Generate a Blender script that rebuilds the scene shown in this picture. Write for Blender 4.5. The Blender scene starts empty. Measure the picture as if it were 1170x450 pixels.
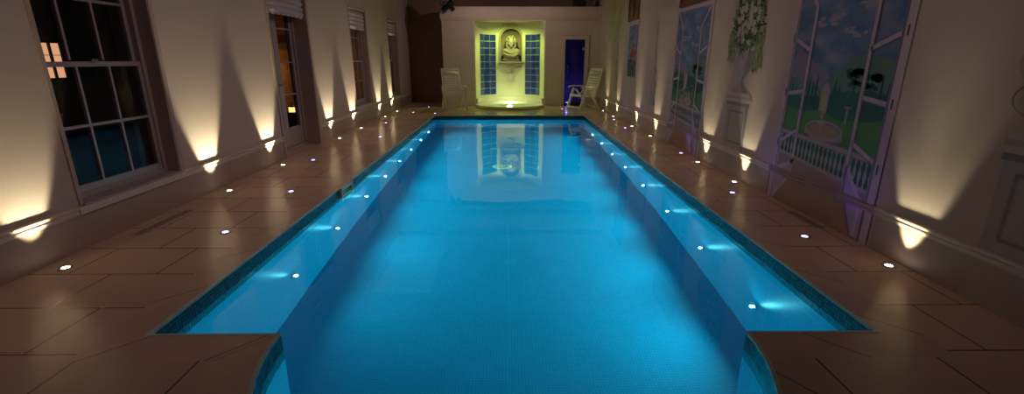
import bpy, bmesh, math, random
from math import sin, cos, pi, radians, atan, sqrt
from mathutils import Vector, Matrix
random.seed(7)
SC = bpy.context.scene
COL = SC.collection

# ------------------------------------------------------------------ camera, exposure, world
FPX, PITCH, CAM_H = 535.0, atan(157/535), 1.40
cam = bpy.data.cameras.new('camera'); cam.sensor_width = 36; cam.lens = 36*FPX/1170
cam.clip_start = .05; cam.clip_end = 200
camo = bpy.data.objects.new('camera', cam); COL.objects.link(camo)
camo.location = (0, 0, CAM_H); camo.rotation_euler = (pi/2-PITCH, 0, -atan(4.5/(FPX/cos(PITCH))))
SC.camera = camo
SC.view_settings.view_transform = 'Standard'; SC.view_settings.look = 'None'
SC.view_settings.exposure = 0.0; SC.view_settings.gamma = 1.0; SC.view_settings.use_curve_mapping = False
SC.cycles.use_denoising = True
try: SC.cycles.denoiser = 'OPENIMAGEDENOISE'
except Exception: pass
SC.cycles.max_bounces = 10; SC.cycles.diffuse_bounces = 4; SC.cycles.transmission_bounces = 8
SC.cycles.transparent_max_bounces = 12; SC.cycles.sample_clamp_indirect = 4.0
SC.cycles.caustics_refractive = False; SC.cycles.caustics_reflective = False
W = bpy.data.worlds.new('night'); SC.world = W; W.use_nodes = True
W.node_tree.nodes['Background'].inputs[0].default_value = (.10, .13, .30, 1)
W.node_tree.nodes['Background'].inputs[1].default_value = .02

# light levels
UP_W, BLUE_W, POOL_W, APSE_W, AMB_W = 36.0, 1.1, 42.0, 60.0, 46.0
C_UP = (1.0, .85, .52); C_BLUE = (.16, .12, 1.0); C_POOL = (.15, .86, 1.0)
C_APSE = (.80, 1.0, .17); C_AMB = (1.0, .68, .66)

# room and pool measures (metres, camera above the origin)
XL, XR = -3.27, 2.80
YF, YBOX, YB = -3.0, 14.95, 16.40
ZC = 3.35
PX0, PX1, PY0, PY1, PZ, WZ = -1.905, 1.965, 2.20, 12.30, -1.45, -.105
ACX, AR = .03, 1.244            # round end of the pool nearest the camera
CPX, CR = .055, 1.055           # apse

# ------------------------------------------------------------------ materials
MATS = {}
def mat(name, col, rough=.5, metal=0, emit=None, es=0, noise=0, nscale=6, bump=0, bscale=40, spec=.5, trans=0, ior=1.45, coat=0):
    m = bpy.data.materials.new(name); m.use_nodes = True; nt = m.node_tree; b = nt.nodes['Principled BSDF']
    b.inputs['Base Color'].default_value = (*col, 1); b.inputs['Roughness'].default_value = rough
    b.inputs['Metallic'].default_value = metal; b.inputs['Specular IOR Level'].default_value = spec
    b.inputs['Transmission Weight'].default_value = trans; b.inputs['IOR'].default_value = ior
    b.inputs['Coat Weight'].default_value = coat
    if emit:
        b.inputs['Emission Color'].default_value = (*emit, 1); b.inputs['Emission Strength'].default_value = es
    tc = nt.nodes.new('ShaderNodeTexCoord')
    if noise:
        n = nt.nodes.new('ShaderNodeTexNoise'); n.inputs['Scale'].default_value = nscale; n.inputs['Detail'].default_value = 5
        nt.links.new(tc.outputs['Object'], n.inputs['Vector'])
        r = nt.nodes.new('ShaderNodeMix'); r.data_type = 'RGBA'
        r.inputs[6].default_value = (*[c*(1-noise) for c in col], 1); r.inputs[7].default_value = (*[min(1, c*(1+noise)) for c in col], 1)
        nt.links.new(n.outputs['Fac'], r.inputs[0]); nt.links.new(r.outputs[2], b.inputs['Base Color'])
    if bump:
        n2 = nt.nodes.new('ShaderNodeTexNoise'); n2.inputs['Scale'].default_value = bscale; n2.inputs['Detail'].default_value = 4
        nt.links.new(tc.outputs['Object'], n2.inputs['Vector'])
        bp = nt.nodes.new('ShaderNodeBump'); bp.inputs['Strength'].default_value = bump; bp.inputs['Distance'].default_value = .01
        nt.links.new(n2.outputs['Fac'], bp.inputs['Height']); nt.links.new(bp.outputs[0], b.inputs['Normal'])
    MATS[name] = m; return m

def tile_mat(name, c1, c2, cm, bw, bh, mortar, rough, offset=.5, shift=(0, 0), noise=0, bumpd=.3, nscale=3, rough_var=0, jit=0):
    """UV in metres -> rectangular tiles"""
    m = mat(name, c1, rough); nt = m.node_tree; b = nt.nodes['Principled BSDF']
    uv = nt.nodes.new('ShaderNodeUVMap'); mp = nt.nodes.new('ShaderNodeMapping')
    mp.inputs['Location'].default_value = (shift[0], shift[1], 0)
    nt.links.new(uv.outputs[0], mp.inputs[0])
    br = nt.nodes.new('ShaderNodeTexBrick'); nt.links.new(mp.outputs[0], br.inputs['Vector'])
    br.offset = offset; br.inputs['Scale'].default_value = 1; br.inputs['Brick Width'].default_value = bw
    br.inputs['Row Height'].default_value = bh; br.inputs['Mortar Size'].default_value = mortar
    br.inputs['Mortar Smooth'].default_value = .1; br.inputs['Bias'].default_value = jit
    br.inputs['Color1'].default_value = (*c1, 1); br.inputs['Color2'].default_value = (*c2, 1); br.inputs['Mortar'].default_value = (*cm, 1)
    out = br.outputs['Color']
    if noise:
        n = nt.nodes.new('ShaderNodeTexNoise'); n.inputs['Scale'].default_value = nscale; n.inputs['Detail'].default_value = 6
        nt.links.new(uv.outputs[0], n.inputs['Vector'])
        rr = nt.nodes.new('ShaderNodeMapRange'); rr.inputs[1].default_value = .3; rr.inputs[2].default_value = .7
        rr.inputs[3].default_value = 1-noise; rr.inputs[4].default_value = 1+noise
        nt.links.new(n.outputs['Fac'], rr.inputs[0])
        mx = nt.nodes.new('ShaderNodeVectorMath'); mx.operation = 'SCALE'
        nt.links.new(out, mx.inputs[0]); nt.links.new(rr.outputs[0], mx.inputs['Scale']); out = mx.outputs[0]
        if rough_var:
            r2 = nt.nodes.new('ShaderNodeMapRange'); r2.inputs[1].default_value = .3; r2.inputs[2].default_value = .7
            r2.inputs[3].default_value = rough-rough_var; r2.inputs[4].default_value = rough+rough_var
            nt.links.new(n.outputs['Fac'], r2.inputs[0]); nt.links.new(r2.outputs[0], b.inputs['Roughness'])
    nt.links.new(out, b.inputs['Base Color'])
    bp = nt.nodes.new('ShaderNodeBump'); bp.inputs['Strength'].default_value = bumpd; bp.inputs['Distance'].default_value = .002
    bp.invert = True
    nt.links.new(br.outputs['Fac'], bp.inputs['Height']); nt.links.new(bp.outputs[0], b.inputs['Normal'])
    return m

def glass_mat(name, tint, reflect=1.5, rough=0.0, boost=1.0):
    m = bpy.data.materials.new(name); m.use_nodes = True; nt = m.node_tree; nt.nodes.clear()
    o = nt.nodes.new('ShaderNodeOutputMaterial'); mx = nt.nodes.new('ShaderNodeMixShader')
    t = nt.nodes.new('ShaderNodeBsdfTransparent'); g = nt.nodes.new('ShaderNodeBsdfGlossy'); f = nt.nodes.new('ShaderNodeFresnel')
    t.inputs[0].default_value = (*tint, 1); g.inputs['Roughness'].default_value = rough; f.inputs[0].default_value = reflect
    mm = nt.nodes.new('ShaderNodeMath'); mm.operation = 'MULTIPLY'; mm.inputs[1].default_value = boost; mm.use_clamp = True
    nt.links.new(f.outputs[0], mm.inputs[0]); nt.links.new(mm.outputs[0], mx.inputs[0])
    nt.links.new(t.outputs[0], mx.inputs[1]); nt.links.new(g.outputs[0], mx.inputs[2]); nt.links.new(mx.outputs[0], o.inputs[0])
    MATS[name] = m; return m

plaster = mat('cream_plaster', (.60, .53, .48), .75, noise=.04, nscale=2, bump=.08, bscale=60)
dado = mat('painted_dado', (.42, .33, .27), .5, noise=.04, nscale=2)
rail_m = mat('painted_moulding', (.66, .58, .50), .35)
backcream = mat('back_wall_paint', (.66, .60, .50), .7, noise=.03)
brownwall = mat('brown_wall_paint', (.36, .24, .17), .7, noise=.06)
ceil_m = mat('ceiling_paint', (.20, .15, .12), .9, noise=.05)
joinery = mat('white_joinery', (.44, .38, .40), .4)
revealm = mat('reveal_paint', (.50, .40, .35), .6)
white = mat('white_plastic', (.78, .78, .74), .35)
blackm = mat('black_metal', (.012, .011, .011), .4)
steel = mat('brushed_steel', (.55, .54, .52), .28, 1)
brass = mat('dark_brass', (.25, .18, .09), .35, 1)
blind_m = mat('blind_fabric', (.62, .62, .66), .85, noise=.05, nscale=20)
wood = mat('red_brown_wood', (.16, .06, .035), .45, noise=.25, nscale=8)
deck_m = tile_mat('stone_floor_tiles', (.74, .57, .43), (.69, .53, .40), (.18, .10, .07), .60, .455, .005, .20, .5, (.30, -2.02+.455*20), noise=.05, nscale=1.6, rough_var=.04)
cope_m = tile_mat('stone_coping', (.72, .55, .42), (.68, .51, .39), (.18, .10, .07), .60, .60, .0045, .20, 0, (0, 0), noise=.08, nscale=3, rough_var=.05)
lip_m = mat('pale_coping_edge', (.58, .78, .72), .35)
band_m = tile_mat('teal_mosaic', (.015, .10, .16), (.05, .26, .27), (.012, .035, .045), .024, .024, .0032, .18, 0, bumpd=.5)
pool_m = tile_mat('blue_pool_mosaic', (.010, .385, .59), (.014, .435, .64), (.005, .28, .47), .024, .024, .002, .4, 0, bumpd=.2, noise=.05, nscale=1.2)
glass = glass_mat('window_glass', (.95, .96, .95), 1.52, 0, .65)
blueglass = glass_mat('blue_tinted_glass', (.5, .48, .85), 1.5, .02)
blue_tile = mat('blue_room_tiles', (.16, .14, .45), .4, noise=.2, nscale=10)
block_m = mat('blue_glass_block', (.02, .035, .32), .12, noise=.35, nscale=9, coat=.6)
grout_m = mat('green_grout', (.35, .62, .38), .6)
stone = mat('carved_stone', (.38, .34, .29), .7, noise=.12, nscale=14, bump=.3, bscale=50)
niche_m = mat('niche_brown', (.30, .25, .20), .8, noise=.08)  # inner faces of the niche, darker and browner than the apse wall
apse_m = mat('apse_paint', (.74, .72, .58), .7, noise=.02)
tray_m = mat('white_basin_glaze', (.82, .84, .76), .25)
lens_w = mat('warm_lens', (.9, .9, .85), .3, emit=(1, .86, .78), es=14)
lens_b = mat('blue_lens', (.5, .5, .9), .3, emit=(.32, .28, 1), es=11)
lens_p = mat('pool_lens', (.8, .95, 1), .3, emit=(.55, .93, 1), es=6)
lens_g = mat('apse_lens', (.8, .95, .6), .3, emit=(.85, 1, .45), es=2.5)
soil = mat('dark_ground', (.02, .02, .018), .9)
brick_m = tile_mat('outdoor_brick', (.42, .22, .08), (.30, .15, .06), (.25, .18, .1), .22, .075, .006, .8, .5, noise=.2)
render_m = mat('house_render', (.10, .08, .07), .9)
litpane = mat('lit_pane', (.9, .6, .4), .5, emit=(1, .50, .27), es=.75)
amberpane = mat('amber_pane', (.9, .5, .1), .5, emit=(1, .50, .14), es=2.2)
housebars = mat('house_glazing_bars', (.03, .02, .02), .6)

# water: real refraction and reflection, gently disturbed
water_m = bpy.data.materials.new('pool_water'); water_m.use_nodes = True
nt = water_m.node_tree; b = nt.nodes['Principled BSDF']
b.inputs['Base Color'].default_value = (.70, .98, 1, 1); b.inputs['Transmission Weight'].default_value = 1
b.inputs['IOR'].default_value = 1.333; b.inputs['Roughness'].default_value = .015
tc = nt.nodes.new('ShaderNodeTexCoord'); mp = nt.nodes.new('ShaderNodeMapping'); mp.inputs['Scale'].default_value = (1, .45, 1)
n = nt.nodes.new('ShaderNodeTexNoise'); n.inputs['Scale'].default_value = 2.2; n.inputs['Detail'].default_value = 2
bp = nt.nodes.new('ShaderNodeBump'); bp.inputs['Strength'].default_value = .06; bp.inputs['Distance'].default_value = .05
nt.links.new(tc.outputs['Object'], mp.inputs[0]); nt.links.new(mp.outputs[0], n.inputs['Vector'])
nt.links.new(n.outputs['Fac'], bp.inputs['Height']); nt.links.new(bp.outputs[0], b.inputs['Normal'])

# mural paints
def paint(name, col, noise=.15, ns=8): return mat('painted_'+name, col, .7, noise=noise, nscale=ns)
p_hill = paint('hill', (.15, .24, .19)); p_mount = paint('mountain', (.30, .27, .38)); p_green = paint('lawn', (.09, .20, .05))
p_dark = paint('cypress', (.008, .022, .016)); p_hedge = paint('hedge', (.02, .05, .026)); p_stone = paint('pale_stone', (.48, .39, .43))
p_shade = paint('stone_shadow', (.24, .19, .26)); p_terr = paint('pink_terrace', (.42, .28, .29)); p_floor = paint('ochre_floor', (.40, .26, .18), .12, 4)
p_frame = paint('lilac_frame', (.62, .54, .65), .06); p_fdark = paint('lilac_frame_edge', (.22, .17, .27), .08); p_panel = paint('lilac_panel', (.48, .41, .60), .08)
p_arch = paint('yellow_arch', (.50, .54, .28)); p_hinge = paint('hinge', (.05, .03, .025))
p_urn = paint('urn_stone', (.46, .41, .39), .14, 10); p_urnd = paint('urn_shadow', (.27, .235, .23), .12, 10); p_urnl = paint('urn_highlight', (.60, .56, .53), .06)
p_leaf = paint('leaf', (.10, .17, .05)); p_leafd = paint('dark_leaf', (.035, .06, .03)); p_leafl = paint('light_leaf', (.24, .32, .11)); p_petal = paint('white_petal', (.62, .60, .60)); p_red = paint('red_petal', (.45, .05, .06))
p_cloud = paint('cloud', (.38, .38, .50), .25, 6)
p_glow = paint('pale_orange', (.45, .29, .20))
p_sky = mat('painted_sky', (.09, .16, .27), .7)
nt = p_sky.node_tree; b = nt.nodes['Principled BSDF']; tc = nt.nodes.new('ShaderNodeTexCoord')
mp = nt.nodes.new('ShaderNodeMapping'); mp.inputs['Scale'].default_value = (1, 1.3, 2.6)
n = nt.nodes.new('ShaderNodeTexNoise'); n.inputs['Scale'].default_value = 2.3; n.inputs['Detail'].default_value = 6
r = nt.nodes.new('ShaderNodeValToRGB'); r.color_ramp.elements[0].position = .42; r.color_ramp.elements[0].color = (.09, .20, .38, 1)
r.color_ramp.elements[1].position = .72; r.color_ramp.elements[1].color = (.34, .37, .50, 1)
nt.links.new(tc.outputs['Object'], mp.inputs[0]); nt.links.new(mp.outputs[0], n.inputs['Vector'])
nt.links.new(n.outputs['Fac'], r.inputs[0]); nt.links.new(r.outputs[0], b.inputs['Base Color'])

# ------------------------------------------------------------------ mesh building
class MB:
    def __init__(s): s.v = []; s.f = []; s.mi = []; s.m = []; s.sm = []
    def _mi(s, m):
        if m not in s.m: s.m.append(m)
        return s.m.index(m)
    def add(s, verts, faces, m, smooth=False, M=None):
        o = len(s.v); k = s._mi(m)
        s.v += [tuple(M @ Vector(p)) if M is not None else tuple(p) for p in verts]
        for f in faces: s.f.append([i+o for i in f]); s.mi.append(k); s.sm.append(smooth)
        return s
    def box(s, a, b, m, M=None):
        x0, y0, z0 = [min(a[i], b[i]) for i in range(3)]; x1, y1, z1 = [max(a[i], b[i]) for i in range(3)]
        v = [(x0,y0,z0),(x1,y0,z0),(x1,y1,z0),(x0,y1,z0),(x0,y0,z1),(x1,y0,z1),(x1,y1,z1),(x0,y1,z1)]
        return s.add(v, [(0,3,2,1),(4,5,6,7),(0,1,5,4),(1,2,6,5),(2,3,7,6),(3,0,4,7)], m, M=M)
    def quad(s, pts, m): return s.add(pts, [tuple(range(len(pts)))], m)
    def lathe(s, prof, m, c=(0,0,0), n=24, M=None, smooth=True):
        v = []; f = []
        for r_, z in prof:
            for i in range(n): a = 2*pi*i/n; v.append((c[0]+r_*cos(a), c[1]+r_*sin(a), c[2]+z))
        for j in range(len(prof)-1):
            for i in range(n): k = (i+1) % n; f.append((j*n+i, j*n+k, (j+1)*n+k, (j+1)*n+i))
        f.append(tuple(reversed(range(n)))); f.append(tuple(range((len(prof)-1)*n, len(prof)*n)))
        return s.add(v, f, m, smooth, M)
    def tube(s, pts, r_, m, n=8, sq=None):
        pts = [Vector(p) for p in pts]; v = []; f = []; up = Vector((0,0,1))
        for i, p in enumerate(pts):
            d = (pts[min(i+1, len(pts)-1)]-pts[max(i-1, 0)]).normalized()
            a = d.cross(up); a = a.normalized() if a.length > 1e-3 else Vector((1,0,0)); c = a.cross(d).normalized()
            rr = r_[i] if isinstance(r_, (list, tuple)) else r_
            for k in range(n):
                t = 2*pi*(k+.5)/n
                if sq: w, h = sq; q = a*w*(1 if cos(t) > 0 else -1)+c*h*(1 if sin(t) > 0 else -1)
                else: q = a*rr*cos(t)+c*rr*sin(t)
                v.append(p+q)
        for i in range(len(pts)-1):
            for k in range(n): f.append((i*n+k, i*n+(k+1) % n, (i+1)*n+(k+1) % n, (i+1)*n+k))
        f.append(tuple(reversed(range(n)))); f.append(tuple(range((len(pts)-1)*n, len(pts)*n)))
        return s.add(v, f, m, sq is None)
    def bar(s, a, b, w, h, m): return s.tube([a, b], 0, m, 4, (w/2, h/2))
    def prism(s, poly, axis, lo, hi, m):
        """poly: 2-D points, extruded along axis"""
        def P(p, t): return (t, p[0], p[1]) if axis == 0 else (p[0], t, p[1]) if axis == 1 else (p[0], p[1], t)
        n_ = len(poly); v = [P(p, lo) for p in poly]+[P(p, hi) for p in poly]
        f = [tuple(range(n_-1, -1, -1)), tuple(range(n_, 2*n_))]+[(i, (i+1) % n_, n_+(i+1) % n_, n_+i) for i in range(n_)]
        return s.add(v, f, m)
    def build(s, name, parent=None, bevel=0, loc=None, fixn=True, subd=0):
        me = bpy.data.meshes.new(name); me.from_pydata(s.v, [], s.f)
        for m in s.m: me.materials.append(m)
        for p, k, q in zip(me.polygons, s.mi, s.sm): p.material_index = k; p.use_smooth = q
        if fixn:
            bm = bmesh.new(); bm.from_mesh(me); bmesh.ops.recalc_face_normals(bm, faces=bm.faces); bm.to_mesh(me); bm.free()
        uvl = me.uv_layers.new(name='UVMap').data
        for p in me.polygons:
            nn = p.normal; ax = max(range(3), key=lambda i: abs(nn[i]))
            for li in p.loop_indices:
                c = me.vertices[me.loops[li].vertex_index].co
                uvl[li].uv = (c.y, c.z) if ax == 0 else (c.x, c.z) if ax == 1 else (c.x, c.y)
        o = bpy.data.objects.new(name, me); COL.objects.link(o)
        if loc: o.location = loc
        if parent is not None: o.parent = parent
        if bevel:
            b_ = o.modifiers.new('bevel', 'BEVEL'); b_.width = bevel; b_.segments = 2; b_.limit_method = 'ANGLE'
        if subd:
            q = o.modifiers.new('subd', 'SUBSURF'); q.levels = subd; q.render_levels = subd
        return o

def tag(o, label=None, cat=None, group=None, kind=None):
    if label: o['label'] = label
    if cat: o['category'] = cat
    if group: o['group'] = group
    if kind: o['kind'] = kind
    return o
def empty(name, loc=(0,0,0), rz=0, parent=None):
    o = bpy.data.objects.new(name, None); COL.objects.link(o); o.location = loc; o.rotation_euler = (0,0,rz)
    o.empty_display_size = .1
    if parent: o.parent = parent
    return o
def thing(name, label, cat, loc=(0,0,0), rz=0, group=None): return tag(empty(name, loc, rz), label, cat, group)
def copy_tree(o, parent=None):
    c = o.copy(); COL.objects.link(c)
    if parent is not None: c.parent = parent
    for ch in list(o.children): copy_tree(ch, c)
    return c
def spot(name, loc, target, power, col, size, blend, parent=None, radius=.02):
    l = bpy.data.lights.new(name, 'SPOT'); l.energy = power; l.color = col; l.spot_size = radians(size); l.spot_blend = blend; l.shadow_soft_size = radius
    o = bpy.data.objects.new(name, l); COL.objects.link(o); o.location = loc
    d = Vector(target)-Vector(loc); o.rotation_euler = d.to_track_quat('-Z', 'Y').to_euler()
    if parent is not None: o.parent = parent
    return o
def point(name, loc, power, col, radius=.05, parent=None):
    l = bpy.data.lights.new(name, 'POINT'); l.energy = power; l.color = col; l.shadow_soft_size = radius
    o = bpy.data.objects.new(name, l); COL.objects.link(o); o.location = loc
    if parent is not None: o.parent = parent
    return o
def struct(mb, name, **k): return tag(mb.build(name, **k), kind='structure')

# ------------------------------------------------------------------ pool, deck
def arc(r_, n=32, a0=180, a1=360): return [(ACX+r_*cos(radians(a0+(a1-a0)*i/n)), PY0+r_*sin(radians(a0+(a1-a0)*i/n))) for i in range(n+1)]
def outline(off=0.0):
    """pool outline, counter-clockwise, grown by off"""
    r_ = AR+off
    a = [p for p in arc(r_) if p[1] <= PY0-off+1e-6] if off else arc(r_)
    if off:
        ca = math.degrees(math.asin(off/r_)); a = arc(r_, 32, 180+ca, 360-ca)
    return a+[(PX1+off, PY0-off), (PX1+off, PY1+off), (PX0-off, PY1+off), (PX0-off, PY0-off)]
CW = .235
o0, o1 = outline(0), outline(CW); N0 = len(o0)
d = MB()    # deck: strips round the coping
gx0, gx1, gy0, gy1 = PX0-CW, PX1+CW, PY0-CW, PY1+CW
d.box((XL-.35, gy0, -.12), (gx0, YB+.1, 0), deck_m); d.box((gx1, gy0, -.12), (XR+.05, YB+.1, 0), deck_m); d.box((gx0, gy1, -.12), (gx1, YB+.1, 0), deck_m)
a = arc(AR+CW, 32, 180+math.degrees(math.asin(CW/(AR+CW))), 360-math.degrees(math.asin(CW/(AR+CW))))
half = len(a)//2
d.prism([(XL-.35, gy0), (XL-.35, YF-.1), (ACX, YF-.1)]+[a[i] for i in range(half, -1, -1)], 2, -.12, 0, deck_m)
d.prism([(XR+.05, YF-.1), (XR+.05, gy0)]+[a[i] for i in range(len(a)-1, half-1, -1)]+[(ACX, YF-.1)], 2, -.12, 0, deck_m)
struct(d, 'floor')
# coping ring, UVs run along its length so every stone has its own joint
def ring(name, oa, ob, z0, z1, m, uvjoint=True):
    me = bpy.data.meshes.new(name); n_ = len(oa)
    v = [(x, y, z1) for x, y in oa]+[(x, y, z1) for x, y in ob]+[(x, y, z0) for x, y in oa]+[(x, y, z0) for x, y in ob]
    f = []
    for i in range(n_):
        k = (i+1) % n_
        f += [(i, k, n_+k, n_+i), (2*n_+i, 2*n_+k, k, i)]
    f = [tuple(reversed(q)) if j % 2 == 0 else q for j, q in enumerate(f)]
    me.from_pydata(v, [], f); me.materials.append(m)
    uvl = me.uv_layers.new(name='UVMap').data
    L = [0]
    for i in range(n_): k = (i+1) % n_; L.append(L[-1]+(Vector(oa[k])-Vector(oa[i])).length)
    for j, p in enumerate(me.polygons):
        i = j//2
        for li in p.loop_indices:
            vi = me.loops[li].vertex_index; c = me.vertices[vi].co
            k = vi % n_; u = L[i] if k == i else L[i+1]
            if j % 2 == 0: uvl[li].uv = (u, .02 if vi < n_ else .255)
            else: uvl[li].uv = (u, c.z+.5)
    o = bpy.data.objects.new(name, me); COL.objects.link(o); return tag(o, kind='structure')
ring('pool_coping', outline(.012), o1, -.03, 0.0, cope_m)
oi = outline(-.0)
lip = MB(); n_ = N0; oA, oB = outline(0), outline(.020)
for i in range(n_):
    k = (i+1) % n_; a_, b_, c_, e_ = oA[i], oA[k], oB[k], oB[i]
    lip.add([(a_[0],a_[1],.002),(b_[0],b_[1],.002),(c_[0],c_[1],.002),(e_[0],e_[1],.002),(a_[0],a_[1],-.014),(b_[0],b_[1],-.014)], [(0,1,2,3),(0,1,5,4)], lip_m)
struct(lip, 'trim_1', fixn=False)
# basin
def wallring(mb, ol, z0, z1, m):
    for i in range(len(ol)):
        k = (i+1) % len(ol); a_, b_ = ol[i], ol[k]
        mb.add([(a_[0],a_[1],z0),(b_[0],b_[1],z0),(b_[0],b_[1],z1),(a_[0],a_[1],z1)], [(3,2,1,0)], m)
bs = MB(); wallring(bs, oA, -.205, -.012, band_m); wallring(bs, oA, PZ, -.205, pool_m)
bs.add([(x, y, PZ) for x, y in oA], [tuple(range(N0))], pool_m)
bo = struct(bs, 'pool_basin', fixn=False)
uvl = bo.data.uv_layers[0].data     # curved wall: unroll
L = [0]
for i in range(N0): L.append(L[-1]+(Vector(oA[(i+1) % N0])-Vector(oA[i])).length)
for j, p in enumerate(bo.data.polygons):
    if j < 2*N0:
        i = j % N0
        for t, li in enumerate(p.loop_indices):
            vi = bo.data.loops[li].vertex_index; c = bo.data.vertices[vi].co
            k0 = (Vector((c.x, c.y))-Vector(oA[i])).length < 1e-5
            uvl[li].uv = (L[i] if k0 else L[i+1], c.z)
wt = MB(); wt.add([(x, y, WZ) for x, y in oA], [tuple(range(N0))], water_m)
tag(wt.build('pool_water', fixn=False), 'clear turquoise water filling the long swimming pool', 'water', kind='stuff')

# ------------------------------------------------------------------ room shell
OPEN = [(3.45, 4.575, .33, 2.42), (6.83, 8.10, 0, 2.42), (10.27, 11.42, .42, 2.42), (13.48, 14.50, .38, 2.42)]
TH = .36
wl = MB(); y = YF
for a0, a1, z0, z1 in OPEN:
    wl.box((XL-TH, y, -.1), (XL, a0, ZC), plaster)
    if z0 > 0: wl.box((XL-TH, a0, -.1), (XL, a1, z0), plaster)
    wl.box((XL-TH, a0, z1), (XL, a1, ZC), plaster); y = a1
wl.box((XL-TH, y, -.1), (XL, YB+.2, ZC), plaster)
struct(wl, 'wall_left')
wr = MB(); wr.box((XR, YF, -.1), (XR+.2, YB+.2, ZC), plaster); struct(wr, 'wall_right')
wf = MB(); wf.box((XL-TH, YF-.2, -.1), (XR+.2, YF, ZC), plaster); struct(wf, 'wall_front')
wb = MB(); wb.box((XL-TH, YB, -.1), (XR+.2, YB+.2, ZC), brownwall)
wb.box((XL, YB-.05, 2.46), (-2.03, YB, 2.52), brownwall); wb.box((XL, YB-.03, 0), (-2.03, YB, .16), brownwall)
for px_ in (-2.95, -2.25): wb.box((px_, YB-.025, .30), (px_+.03, YB, 2.36), brownwall)
wb.box((-2.95, YB-.025, 2.33), (-2.22, YB, 2.36), brownwall); wb.box((-2.95, YB-.025, .30), (-2.22, YB, .33), brownwall)
struct(wb, 'wall_back')
# ceiling with one rooflight
SX0, SX1, SY0, SY1 = -3.05, -1.70, 9.35, 11.75
ce = MB(); T = .12
ce.box((XL-TH, YF-.2, ZC), (XR+.2, SY0, ZC+T), ceil_m); ce.box((XL-TH, SY1, ZC), (XR+.2, YB+.2, ZC+T), ceil_m)
ce.box((XL-TH, SY0, ZC), (SX0, SY1, ZC+T), ceil_m); ce.box((SX1, SY0, ZC), (XR+.2, SY1, ZC+T), ceil_m)
for yy in (1.2, 4.6, 8.0, 13.0, 15.4): ce.box((XL, yy, ZC-.12), (XR, yy+.14, ZC), ceil_m)
struct(ce, 'ceiling')
rl = empty('window_5', (0, 0, 0)); tag(rl, kind='structure')
f = MB()
for q in (((SX0, SY0), (SX0+.06, SY1)), ((SX1-.06, SY0), (SX1, SY1)), ((SX0+.06, SY0), (SX1-.06, SY0+.06)), ((SX0+.06, SY1-.06), (SX1-.06, SY1))):
    f.box((*q[0], ZC-.01), (*q[1], ZC+T), joinery)
f.build('window_frame', rl)
pn = MB(); pn.box((SX0+.06, SY0+.06, ZC+.02), (SX1-.06, SY1-.06, ZC+.03), blind_m); pn.build('rooflight_blind', rl)

# dado moulding along both walls (two stepped beads)
def rail(mb, x, s, y0, y1, m, m2=None):
    prof = [(0, .262), (.012, .262), (.013, .270), (.018, .275), (.018, .288), (.012, .292), (.012, .298), (.020, .304), (.025, .312), (.025, .322), (.014, .330), (0, .332)]
    mb.prism([(x+s*a_, z) for a_, z in prof], 1, y0, y1, m)
rlm = MB()
for y0, y1 in ((YF, 3.42), (4.60, 6.80), (8.13, 10.24), (11.45, 13.45), (14.53, YB)): rail(rlm, XL, 1, y0, y1, rail_m)
struct(rlm, 'trim_2')
rr = MB()
MUR = [(4.86, 3.36), (8.24, 6.74)]
for y0, y1 in ((YF, 3.36), (4.86, 6.74), (8.24, YBOX)): rail(rr, XR, -1, y0, y1, rail_m)
for b_, a_ in MUR: rail(rr, XR, -1, a_, b_, p_terr)
struct(rr, 'trim_3')
bb = MB(); bb.box((XL, YF, 0), (XL+.008, 6.80, .262), dado); bb.box((XL, 8.13, 0), (XL+.008, YB, .262), dado); struct(bb, 'baseboard_left')
bb = MB()
for a_, b_ in ((YF, 3.36), (4.86, 6.74), (8.24, YBOX)): bb.box((XR-.008, a_, 0), (XR, b_, .262), dado)
struct(bb, 'baseboard_right')

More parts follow.
